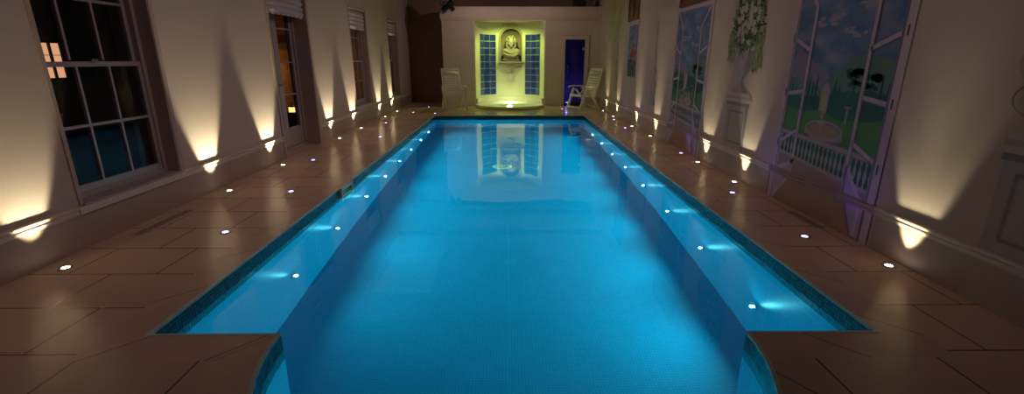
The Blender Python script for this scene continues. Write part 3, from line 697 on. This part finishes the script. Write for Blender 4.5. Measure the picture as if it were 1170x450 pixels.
    f_.poly([(S(0)+.01, .0), (S(0)-fw, .0), (S(0)-fw, ztop), (S(0)+.01, ztop)], 12, p_frame); f_.poly([(S(0)-fw, .0), (S(0)-fw-.014, .0), (S(0)-fw-.014, ztop), (S(0)-fw, ztop)], 11.6, p_fdark)
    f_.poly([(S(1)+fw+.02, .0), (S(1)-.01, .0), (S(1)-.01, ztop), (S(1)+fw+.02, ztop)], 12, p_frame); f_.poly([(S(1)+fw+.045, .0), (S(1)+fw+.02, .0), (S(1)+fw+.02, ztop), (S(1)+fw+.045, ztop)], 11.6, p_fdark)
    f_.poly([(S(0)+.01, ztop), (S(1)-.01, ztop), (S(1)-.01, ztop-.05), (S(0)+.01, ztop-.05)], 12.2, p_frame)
    for s_ in (0.02, .975):
        for zz in (1.56, 1.05, .56): f_.poly([(S(s_)-.008, zz), (S(s_)+.008, zz), (S(s_)+.008, zz+.075), (S(s_)-.008, zz+.075)], 12.5, p_hinge)
    fin(f_, 'painted_frame')
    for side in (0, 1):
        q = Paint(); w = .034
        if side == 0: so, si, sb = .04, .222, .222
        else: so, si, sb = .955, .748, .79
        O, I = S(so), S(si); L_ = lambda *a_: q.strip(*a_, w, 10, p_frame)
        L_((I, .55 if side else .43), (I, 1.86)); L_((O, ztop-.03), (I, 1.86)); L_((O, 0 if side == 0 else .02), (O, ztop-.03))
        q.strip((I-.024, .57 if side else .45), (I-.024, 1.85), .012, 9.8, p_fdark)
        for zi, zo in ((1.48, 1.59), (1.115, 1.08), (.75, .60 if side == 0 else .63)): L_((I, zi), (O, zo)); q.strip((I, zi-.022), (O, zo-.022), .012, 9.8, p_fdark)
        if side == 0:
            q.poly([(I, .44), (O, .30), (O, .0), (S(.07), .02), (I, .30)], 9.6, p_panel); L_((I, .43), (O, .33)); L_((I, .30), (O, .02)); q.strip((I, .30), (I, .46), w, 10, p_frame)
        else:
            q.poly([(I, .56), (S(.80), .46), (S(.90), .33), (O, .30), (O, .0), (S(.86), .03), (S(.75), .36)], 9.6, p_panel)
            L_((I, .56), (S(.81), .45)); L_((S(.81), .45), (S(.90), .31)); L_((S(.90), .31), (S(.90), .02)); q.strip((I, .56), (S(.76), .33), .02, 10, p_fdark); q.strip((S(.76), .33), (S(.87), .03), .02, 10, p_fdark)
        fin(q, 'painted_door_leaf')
    return t
door_mural(4.82, 2.18, 'nearest wall mural of open doors onto a garden with mountains and cypresses', 3, 0)
door_mural(8.20, 2.18, 'second wall mural of open doors onto a garden under bright blue sky', 5, 1)

# small window mural and brown panels above
t = thing('window_mural', 'small narrow wall mural of blue sky, red flowers and greenery', 'mural', (XR, 11.0, 1.0))
v = Paint(); rnd = random.Random(2); inv = Matrix.Translation((-XR, -11.0, -1.0))
v.poly([(11.40, 1.03), (10.58, 1.03), (10.58, 2.14), (11.40, 2.14)], 0, p_sky)
for k in range(220):
    z = rnd.uniform(1.03, 1.78); w = .35 if z < 1.5 else .2
    v.disc((11.0+rnd.uniform(-w, w), z), .035, .03, 1+.1*(k % 9), rnd.choice([p_dark, p_leaf, p_leafd, p_hedge] if z < 1.4 else [p_leaf, p_petal, p_leafl, p_stone]), 7)
for k in range(26): v.disc((11.0+rnd.gauss(0, .12), 1.50+rnd.gauss(0, .06)), .04, .035, 2+.1*(k % 5), p_red, 7)
o = v.build('painted_view', t, fixn=False); o.data.transform(inv)
v = Paint()
v.poly([(11.44, 2.13), (10.54, 2.13), (10.54, 2.22), (11.44, 2.22)], 4, p_frame); v.poly([(10.60, 1.0), (10.54, 1.0), (10.54, 2.2), (10.60, 2.2)], 4, p_frame); v.poly([(11.44, 1.0), (11.39, 1.0), (11.39, 2.2), (11.44, 2.2)], 4, p_frame)
o = v.build('painted_frame', t, fixn=False); o.data.transform(inv)
for y0_, y1_, z0_, z1_, lb in ((6.98, 8.10, 2.20, 2.72, 'red-brown wooden shutter panel above the second door mural'), (10.62, 11.50, 2.23, 2.80, 'red-brown wooden shutter panel above the small window mural')):
    t = thing('wooden_shutter', lb, 'shutter', (XR, (y0_+y1_)/2, z0_), 0, 'wooden shutters high on the right wall')
    L_ = (y1_-y0_)/2; H_ = z1_-z0_
    m = MB(); m.box((-.035, -L_, 0), (-.001, -L_+.06, H_), wood); m.box((-.035, L_-.06, 0), (-.001, L_, H_), wood); m.box((-.035, -L_+.06, 0), (-.001, L_-.06, .06), wood); m.box((-.035, -L_+.06, H_-.06), (-.001, L_-.06, H_), wood); m.box((-.034, -.03, .06), (-.001, .03, H_-.06), wood); m.build('frame', t, .003)
    m = MB(); m.box((-.018, -L_+.05, .05), (-.002, L_-.05, H_-.05), wood); m.build('panel', t)

# painted urns and obelisks
def urn_mural(yc, label, seed, dz=0, flowers=True):
    rnd = random.Random(seed); t = thing('urn_mural', label, 'mural', (XR, yc, 0), 0, 'painted urns on the right wall'); inv = Matrix.Translation((-XR, -yc, 0))
    def fin(p, name): o = p.build(name, t, fixn=False); o.data.transform(inv)
    p = Paint(); q = lambda a_, z0_, z1_, l_, m: p.poly([(yc+a_, z0_), (yc-a_, z0_), (yc-a_, z1_), (yc+a_, z1_)], l_, m)
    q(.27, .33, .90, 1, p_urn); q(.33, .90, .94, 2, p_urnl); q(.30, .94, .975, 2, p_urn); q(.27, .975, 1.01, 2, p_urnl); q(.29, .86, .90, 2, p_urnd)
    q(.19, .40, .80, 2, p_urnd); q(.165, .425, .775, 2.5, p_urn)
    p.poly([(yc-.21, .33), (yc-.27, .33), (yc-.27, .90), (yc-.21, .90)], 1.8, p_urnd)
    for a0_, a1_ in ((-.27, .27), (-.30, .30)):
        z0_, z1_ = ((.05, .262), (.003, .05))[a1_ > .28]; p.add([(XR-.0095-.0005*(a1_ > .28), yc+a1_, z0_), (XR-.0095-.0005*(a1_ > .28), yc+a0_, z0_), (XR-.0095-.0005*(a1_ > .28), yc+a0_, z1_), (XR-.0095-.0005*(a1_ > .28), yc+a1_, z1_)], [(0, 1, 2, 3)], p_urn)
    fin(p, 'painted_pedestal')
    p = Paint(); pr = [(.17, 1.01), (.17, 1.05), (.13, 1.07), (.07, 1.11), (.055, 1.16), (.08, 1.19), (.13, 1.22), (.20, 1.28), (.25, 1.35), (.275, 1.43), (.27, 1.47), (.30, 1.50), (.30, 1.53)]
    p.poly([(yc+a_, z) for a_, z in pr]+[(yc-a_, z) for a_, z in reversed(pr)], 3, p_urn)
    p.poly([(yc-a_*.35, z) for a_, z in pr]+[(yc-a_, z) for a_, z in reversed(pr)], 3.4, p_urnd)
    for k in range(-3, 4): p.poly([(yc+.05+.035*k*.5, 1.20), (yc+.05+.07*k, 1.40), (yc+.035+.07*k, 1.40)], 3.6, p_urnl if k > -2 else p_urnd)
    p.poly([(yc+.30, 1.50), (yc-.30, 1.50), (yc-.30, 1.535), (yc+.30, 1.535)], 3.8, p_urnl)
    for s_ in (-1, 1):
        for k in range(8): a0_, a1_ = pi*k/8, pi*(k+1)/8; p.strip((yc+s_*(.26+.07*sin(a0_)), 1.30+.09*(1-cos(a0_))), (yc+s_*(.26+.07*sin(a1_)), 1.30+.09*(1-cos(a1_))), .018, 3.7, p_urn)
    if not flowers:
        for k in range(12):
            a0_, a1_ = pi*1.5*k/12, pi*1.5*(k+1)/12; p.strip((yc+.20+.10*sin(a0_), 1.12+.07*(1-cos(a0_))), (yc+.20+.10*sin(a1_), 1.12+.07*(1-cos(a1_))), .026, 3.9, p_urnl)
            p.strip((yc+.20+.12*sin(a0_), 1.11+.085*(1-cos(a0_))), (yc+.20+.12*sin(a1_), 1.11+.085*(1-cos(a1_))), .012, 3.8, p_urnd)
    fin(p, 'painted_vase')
    if flowers:
        p = Paint()
        def leafp(c, a_, L_, w, l_, m):
            d_ = Vector((cos(a_), sin(a_))); n_ = Vector((-d_.y, d_.x)); c = Vector(c)
            p.poly([tuple(c), tuple(c+d_*L_*.4+n_*w), tuple(c+d_*L_), tuple(c+d_*L_*.4-n_*w)], l_, m)
        for k in range(520):
            a_ = rnd.uniform(0, 2*pi); rr_ = sqrt(rnd.random()); c = (yc+rr_*cos(a_)*.34, 1.86+rr_*sin(a_)*.37)
            leafp(c, rnd.uniform(0, 2*pi), rnd.uniform(.06, .13), .014, 4+.05*(k % 30), rnd.choice([p_leafd, p_leafd, p_leafd, p_leaf, p_leafl]))
        for k in range(150):   # trailing sprays
            s_ = rnd.choice((-1, 1)); x = rnd.uniform(.24, .42); z = rnd.uniform(1.30 if s_ < 0 else 1.42, 1.75)
            leafp((yc+s_*x, z), -pi/2+rnd.uniform(-.5, .5), rnd.uniform(.05, .11), .011, 5.6+.03*(k % 20), rnd.choice([p_leaf, p_leafl, p_leafl]))
        for k in range(34):
            a_ = rnd.uniform(0, 2*pi); rr_ = sqrt(rnd.random()); c = (yc+rr_*cos(a_)*.26, 1.84+rr_*sin(a_)*.30)
            for q_ in range(6): leafp(c, q_*pi/3+k, .055, .013, 6.4+.03*(k % 20), p_petal)
        fin(p, 'painted_flowers')
urn_mural(5.78, 'painted stone urn of white flowers on a pedestal between the two door murals', 11)
urn_mural(2.30, 'painted stone urn on a panelled pedestal at the right edge, nearest the camera', 12, flowers=False)
def obelisk(yc, z0_, z1_, label):
    t = thing('obelisk_mural', label, 'mural', (XR, yc, z0_), 0, 'painted finials on the right wall'); inv = Matrix.Translation((-XR, -yc, -z0_)); H_ = z1_-z0_
    p = Paint(); pr = [(.20, 0), (.20, .05), (.17, .07), (.17, .22), (.20, .24), (.20, .27), (.12, .29), (.10, .33), (.14, .37), (.13, .42), (.075, .46), (.06, .52), (.085, .56), (.07, .62), (.045, .68), (.035, .80), (.045, .84), (.03, .90), (.012, .97), (0, 1)]
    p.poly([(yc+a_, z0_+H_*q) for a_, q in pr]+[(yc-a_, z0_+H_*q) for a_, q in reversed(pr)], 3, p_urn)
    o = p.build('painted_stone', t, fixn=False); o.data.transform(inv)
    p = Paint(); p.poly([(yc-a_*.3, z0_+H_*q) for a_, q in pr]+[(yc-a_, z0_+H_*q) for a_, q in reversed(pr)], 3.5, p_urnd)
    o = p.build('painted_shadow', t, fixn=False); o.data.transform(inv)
obelisk(9.25, .55, 2.15, 'painted grey stone finial between the second door mural and small window mural')
obelisk(12.50, .60, 2.28, 'painted grey stone finial on the wall beyond the small window mural')

# ------------------------------------------------------------------ recessed lamps in the deck
def floor_light_proto(lens, big=False):
    t = empty('floor_light')
    m = MB(); m.lathe([(.045, .0005), (.043, .0045), (.027, .005), (.026, .0025), (.001, .0022)], steel, n=28); m.build('bezel', t)
    m = MB(); m.lathe([(.025, .003), (.022, .0055), (.001, .0065)], lens, n=24); m.build('lens', t)
    return t
proto_w, proto_b = floor_light_proto(lens_w), floor_light_proto(lens_b)
LW = [(-3.10, 3.03, 'left wall, below the large near window'), (-3.10, 5.04, 'left wall, just beyond the near window'), (-3.115, 6.36, 'left wall, just before the french doors'), (-3.12, 8.65, 'left wall, just beyond the french doors'),
      (-3.12, 9.98, 'left wall, just before the second window'), (-3.13, 12.05, 'left wall, just beyond the second window'), (-3.13, 13.35, 'left wall, just before the farthest window')]
RW = [(2.69, 3.02, 'right wall, between the near urn and near door mural'), (2.69, 5.38, 'right wall, between the near door mural and urn'), (2.69, 6.50, 'right wall, just beyond the painted flower urn'), (2.70, 8.85, 'right wall, just beyond the second door mural'),
      (2.70, 10.22, 'right wall, just before the small window mural'), (2.70, 12.12, 'right wall, just beyond the small window mural'), (2.70, 13.45, 'right wall, in front of the recliner chair')]
NB = [(-2.39, 3.73, 'on the left, nearest the camera by the pool', 0), (-2.40, 5.0, 'on the left, second along the pool edge', 0), (-2.83, 6.69, 'on the left before the french doors', 1), (-2.41, 8.8, 'on the left beside the second window, near the pool', 0),
      (-2.81, 10.83, 'on the left below the second window', 1), (-2.62, 13.06, 'on the left near the farthest window', 1), (-1.98, 12.80, 'at the far left corner of the pool', 0), (-2.43, 14.56, 'on the floor left of the left recliner chair', 0),
      (2.44, 3.59, 'on the right, nearest the camera below the door mural', 2), (2.45, 4.91, 'on the right, second along from the camera', 2), (2.69, 7.17, 'against the second door mural', 3), (2.49, 9.97, 'on the right below the small window mural', 2),
      (2.56, 11.39, 'on the right beyond the small window mural', 2), (1.59, 12.91, 'at the far right corner of the pool', 0), (1.59, 14.0, 'on the floor left of the right recliner chair', 0)]
first = True
for side, LST in ((-1, LW), (1, RW)):
    for x, y, lb in LST:
        t = proto_w if first else copy_tree(proto_w); first = False
        t.location = (x, y, 0); tag(t, 'glowing white floor light along the '+lb, 'floor light', 'white uplights along the walls')
        wx = XL if side < 0 else XR; dd = abs(wx-x)
        tilt = radians(16)
        spot('uplight_lamp', (0, 0, .03), (side*math.tan(tilt)*(1 if side > 0 else 1), 0, 1.03), UP_W*(1.2 if side < 0 else .7), C_UP, 52, .5, t, .018)
first = True
for x, y, lb, kind in NB:
    t = proto_b if first else copy_tree(proto_b); first = False
    t.location = (x, y, 0); tag(t, 'glowing blue-violet floor light '+lb, 'floor light', 'blue floor lights around the pool')
    if kind == 3: spot('blue_lamp', (0, 0, .03), (.25, 0, 1), BLUE_W*2.2, C_BLUE, 60, .8, t, .02)
    elif kind == 2: spot('blue_lamp', (0, 0, .03), (.45, 0, 1), BLUE_W, C_BLUE, 90, .8, t, .02)
    elif kind == 1: spot('blue_lamp', (0, 0, .03), (-.3, 0, 1), BLUE_W*.6, C_BLUE, 90, .8, t, .02)

# underwater lamps along both pool walls
pp = empty('pool_light')
Mx = Matrix.Rotation(radians(90), 4, 'Y')
m = MB(); m.lathe([(.045, 0), (.045, .006), (.032, .012), (.030, .008), (.001, .008)], steel, n=24, M=Mx); m.build('bezel', pp)
m = MB(); m.lathe([(.014, .009), (.011, .013), (.001, .014)], lens_p, n=20, M=Mx); m.build('lens', pp)
YLs = [3.79, 4.86, 5.96, 6.95, 7.95, 8.95, 9.98, 11.0]; YRs = [3.32, 4.38, 5.42, 6.49, 7.55, 8.55, 9.6, 10.65]
first = True
nth = ['nearest the camera', 'second', 'third', 'fourth', 'fifth', 'sixth', 'seventh', 'farthest']
for side, ys in ((-1, YLs), (1, YRs)):
    for i, y in enumerate(ys):
        if i == 0:
            pass
        t = pp if first else copy_tree(pp); first = False
        t.location = (PX0+.001 if side < 0 else PX1-.001, y, -.90 if side < 0 else -.96); t.rotation_euler = (0, 0, 0 if side < 0 else pi)
        where = nth[i] if i in (0, 7) else nth[i]+' from the camera'
        tag(t, 'small underwater light in the %s pool wall, %s' % ('left' if side < 0 else 'right', where), 'pool light', 'underwater lights in the %s pool wall' % ('left' if side < 0 else 'right'))
        spot('pool_lamp', (.03, 0, 0), (1, 0, .38), POOL_W, C_POOL, 172, 1.0, t, .010)

# main drain on the pool floor
t = thing('drain_cover', 'round white drain cover on the pool floor towards the far end', 'drain', (-.11, 8.15, PZ))
m = MB(); m.lathe([(.17, 0), (.17, .012), (.15, .03), (.11, .038), (.001, .04)], white, n=36); m.build('cover', t)
m = MB()
for k in range(10): a_ = 2*pi*k/10; m.box((.05, -.006, .036), (.13, .006, .041), blackm, Matrix.Rotation(a_, 4, 'Z'))
m.build('slots', t)
# skimmer
t = thing('pool_skimmer', 'white framed skimmer opening in the tile band on the left', 'skimmer', (PX0, 5.28, -.09))
m = MB(); a0, a1, b0, b1 = -.20, .20, -.10, .096; w = .038
m.box((0, a0, b0), (.034, a0+w, b1), white); m.box((0, a1-w, b0), (.034, a1, b1), white); m.box((0, a0+w, b1-w), (.034, a1-w, b1), white); m.box((0, a0+w, b0), (.034, a1-w, b0+w), white); m.build('frame', t, .004)
m = MB(); m.box((.004, a0+w, b0+w), (.010, a1-w, b1-w), grout_m); m.build('flap', t)
# linear grilles
for x0, x1, y0_, y1_, lb in ((-3.13, -3.05, 3.66, 4.34, 'narrow slotted floor grille below the large left window'), (2.66, 2.74, 3.80, 4.26, 'narrow slotted floor grille below the nearest door mural')):
    t = thing('floor_grille', lb, 'floor grille', ((x0+x1)/2, (y0_+y1_)/2, 0), 0, 'slotted floor grilles')
    hx, hy = (x1-x0)/2, (y1_-y0_)/2
    m = MB(); m.box((-hx, -hy, .0005), (-hx+.008, hy, .006), revealm); m.box((hx-.008, -hy, .0005), (hx, hy, .006), revealm); m.box((-hx+.008, -hy, .0005), (hx-.008, -hy+.008, .006), revealm); m.box((-hx+.008, hy-.008, .0005), (hx-.008, hy, .006), revealm); m.build('frame', t)
    m = MB(); m.box((-hx+.008, -hy+.008, .0004), (hx-.008, hy-.008, .0015), blackm)
    for k in range(3): xx = -hx+.02+k*.018; m.box((xx, -hy+.008, .0015), (xx+.005, hy-.008, .0055), revealm)
    m.build('slats', t)

# added wall washing lamps on an unseen ceiling track, filling in dim ambient light
t = thing('added_track', 'added thin lamp track along the middle of the unseen ceiling', 'lamp track', (0, 7, ZC-.12))
m = MB(); m.box((-.02, -6.8, -.03), (.02, 6.5, 0), joinery); m.build('rail', t)
for i, y in enumerate((.9, 4.2, 7.4, 10.5, 13.2)):
    for s_ in (-1, 1):
        t = thing('ambient_fill_spot', 'added dim %s-facing fill spotlight on the unseen ceiling, %s' % ('left' if s_ < 0 else 'right', ['nearest the camera', 'second from the camera', 'third from the camera', 'fourth from the camera', 'at the far end'][i]), 'ceiling light', (s_*.09, y, ZC-.22), 0, 'added ambient fill spotlights along the ceiling')
        m = MB(); m.lathe([(.03, -.07), (.045, -.06), (.05, .07), (.044, .07), (.04, .05), (.001, .05)], joinery, M=Matrix.Rotation(radians(s_*105), 4, 'Y')); m.build('lamp_head', t)
        m = MB(); m.tube([(0, 0, .03), (-s_*.08, 0, .075)], .008, joinery); m.build('stem', t)
        spot('fill_lamp', (s_*.08, 0, -.02), (s_*(.6 if i == 4 else 1.08), .9 if i == 4 else 0, -1.1 if i < 4 else -.5), ((.35 if s_ < 0 else .12), (1 if s_ < 0 else .75), 1, 1, .9)[i]*AMB_W*(1.0 if s_ < 0 else .80), C_AMB, 108, 1.0, t, .04)

# ------------------------------------------------------------------ outside in the dark
m = MB(); m.box((-30, -12, -.3), (XL-TH-.001, 40, -.12), soil); struct(m, 'ground')
# garden brick wall lit by a lantern, seen through the french doors
m = MB(); m.box((-4.95, 9.2, -.15), (-4.65, 12.2, 2.9), brick_m); tag(m.build('garden_wall'), 'amber lit brick garden wall seen through the french doors', 'wall')
m = MB(); m.box((-4.65, 9.3, 1.60), (-4.55, 12.0, 1.72), render_m); tag(m.build('wooden_shelf_rail'), 'dark rail across the brick wall seen through the french doors', 'rail')
t = thing('garden_lantern', 'lit amber lantern on the ground beyond the french doors', 'lantern', (-4.35, 9.65, -.12))
m = MB(); m.box((-.10, -.10, 0), (.10, .10, .50), blackm); m.build('base', t, .005)
m = MB(); m.box((-.07, -.07, .50), (.07, .07, .60), amberpane); m.build('lamp_glass', t)
m = MB(); m.lathe([(.12, .60), (.10, .63), (.02, .68), (.001, .69)], blackm, n=4); m.build('cap', t)
point('lantern_lamp', (.12, .1, 1.3), 5.0, (1, .5, .14), .05, t)
# added house: its lit window stands in for one reflected in the near window
hs = thing('reflection_house', 'added dark house, its amber window standing in for a reflection in the near pane', 'house', (-9.3, 10.0, -.12))
m = MB(); m.box((-3, -4, 0), (0, 5, 3.4), render_m); m.build('walls', hs)
m = MB(); m.prism([(-3.3, 3.4), (.3, 3.4), (-1.5, 4.8)], 1, -4.2, 5.2, housebars); m.build('roof', hs)
wn = MB(); wn.box((0, -.26, 1.10), (.06, .26, 1.16), housebars); wn.box((0, -.26, 1.84), (.06, .26, 1.90), housebars)
for yy in (-.26, -.03, .22): wn.box((0, yy, 1.16), (.05, yy+.05, 1.84), housebars)
wo = wn.build('window_frame', hs)
m = MB(); m.box((.005, -.22, 1.15), (.02, .23, 1.85), litpane); m.build('lit_panes', wo)
m = MB()
for zz in (1.38, 1.60): m.box((.02, -.22, zz), (.035, .23, zz+.012), housebars)
m.build('glazing_bars', wo)
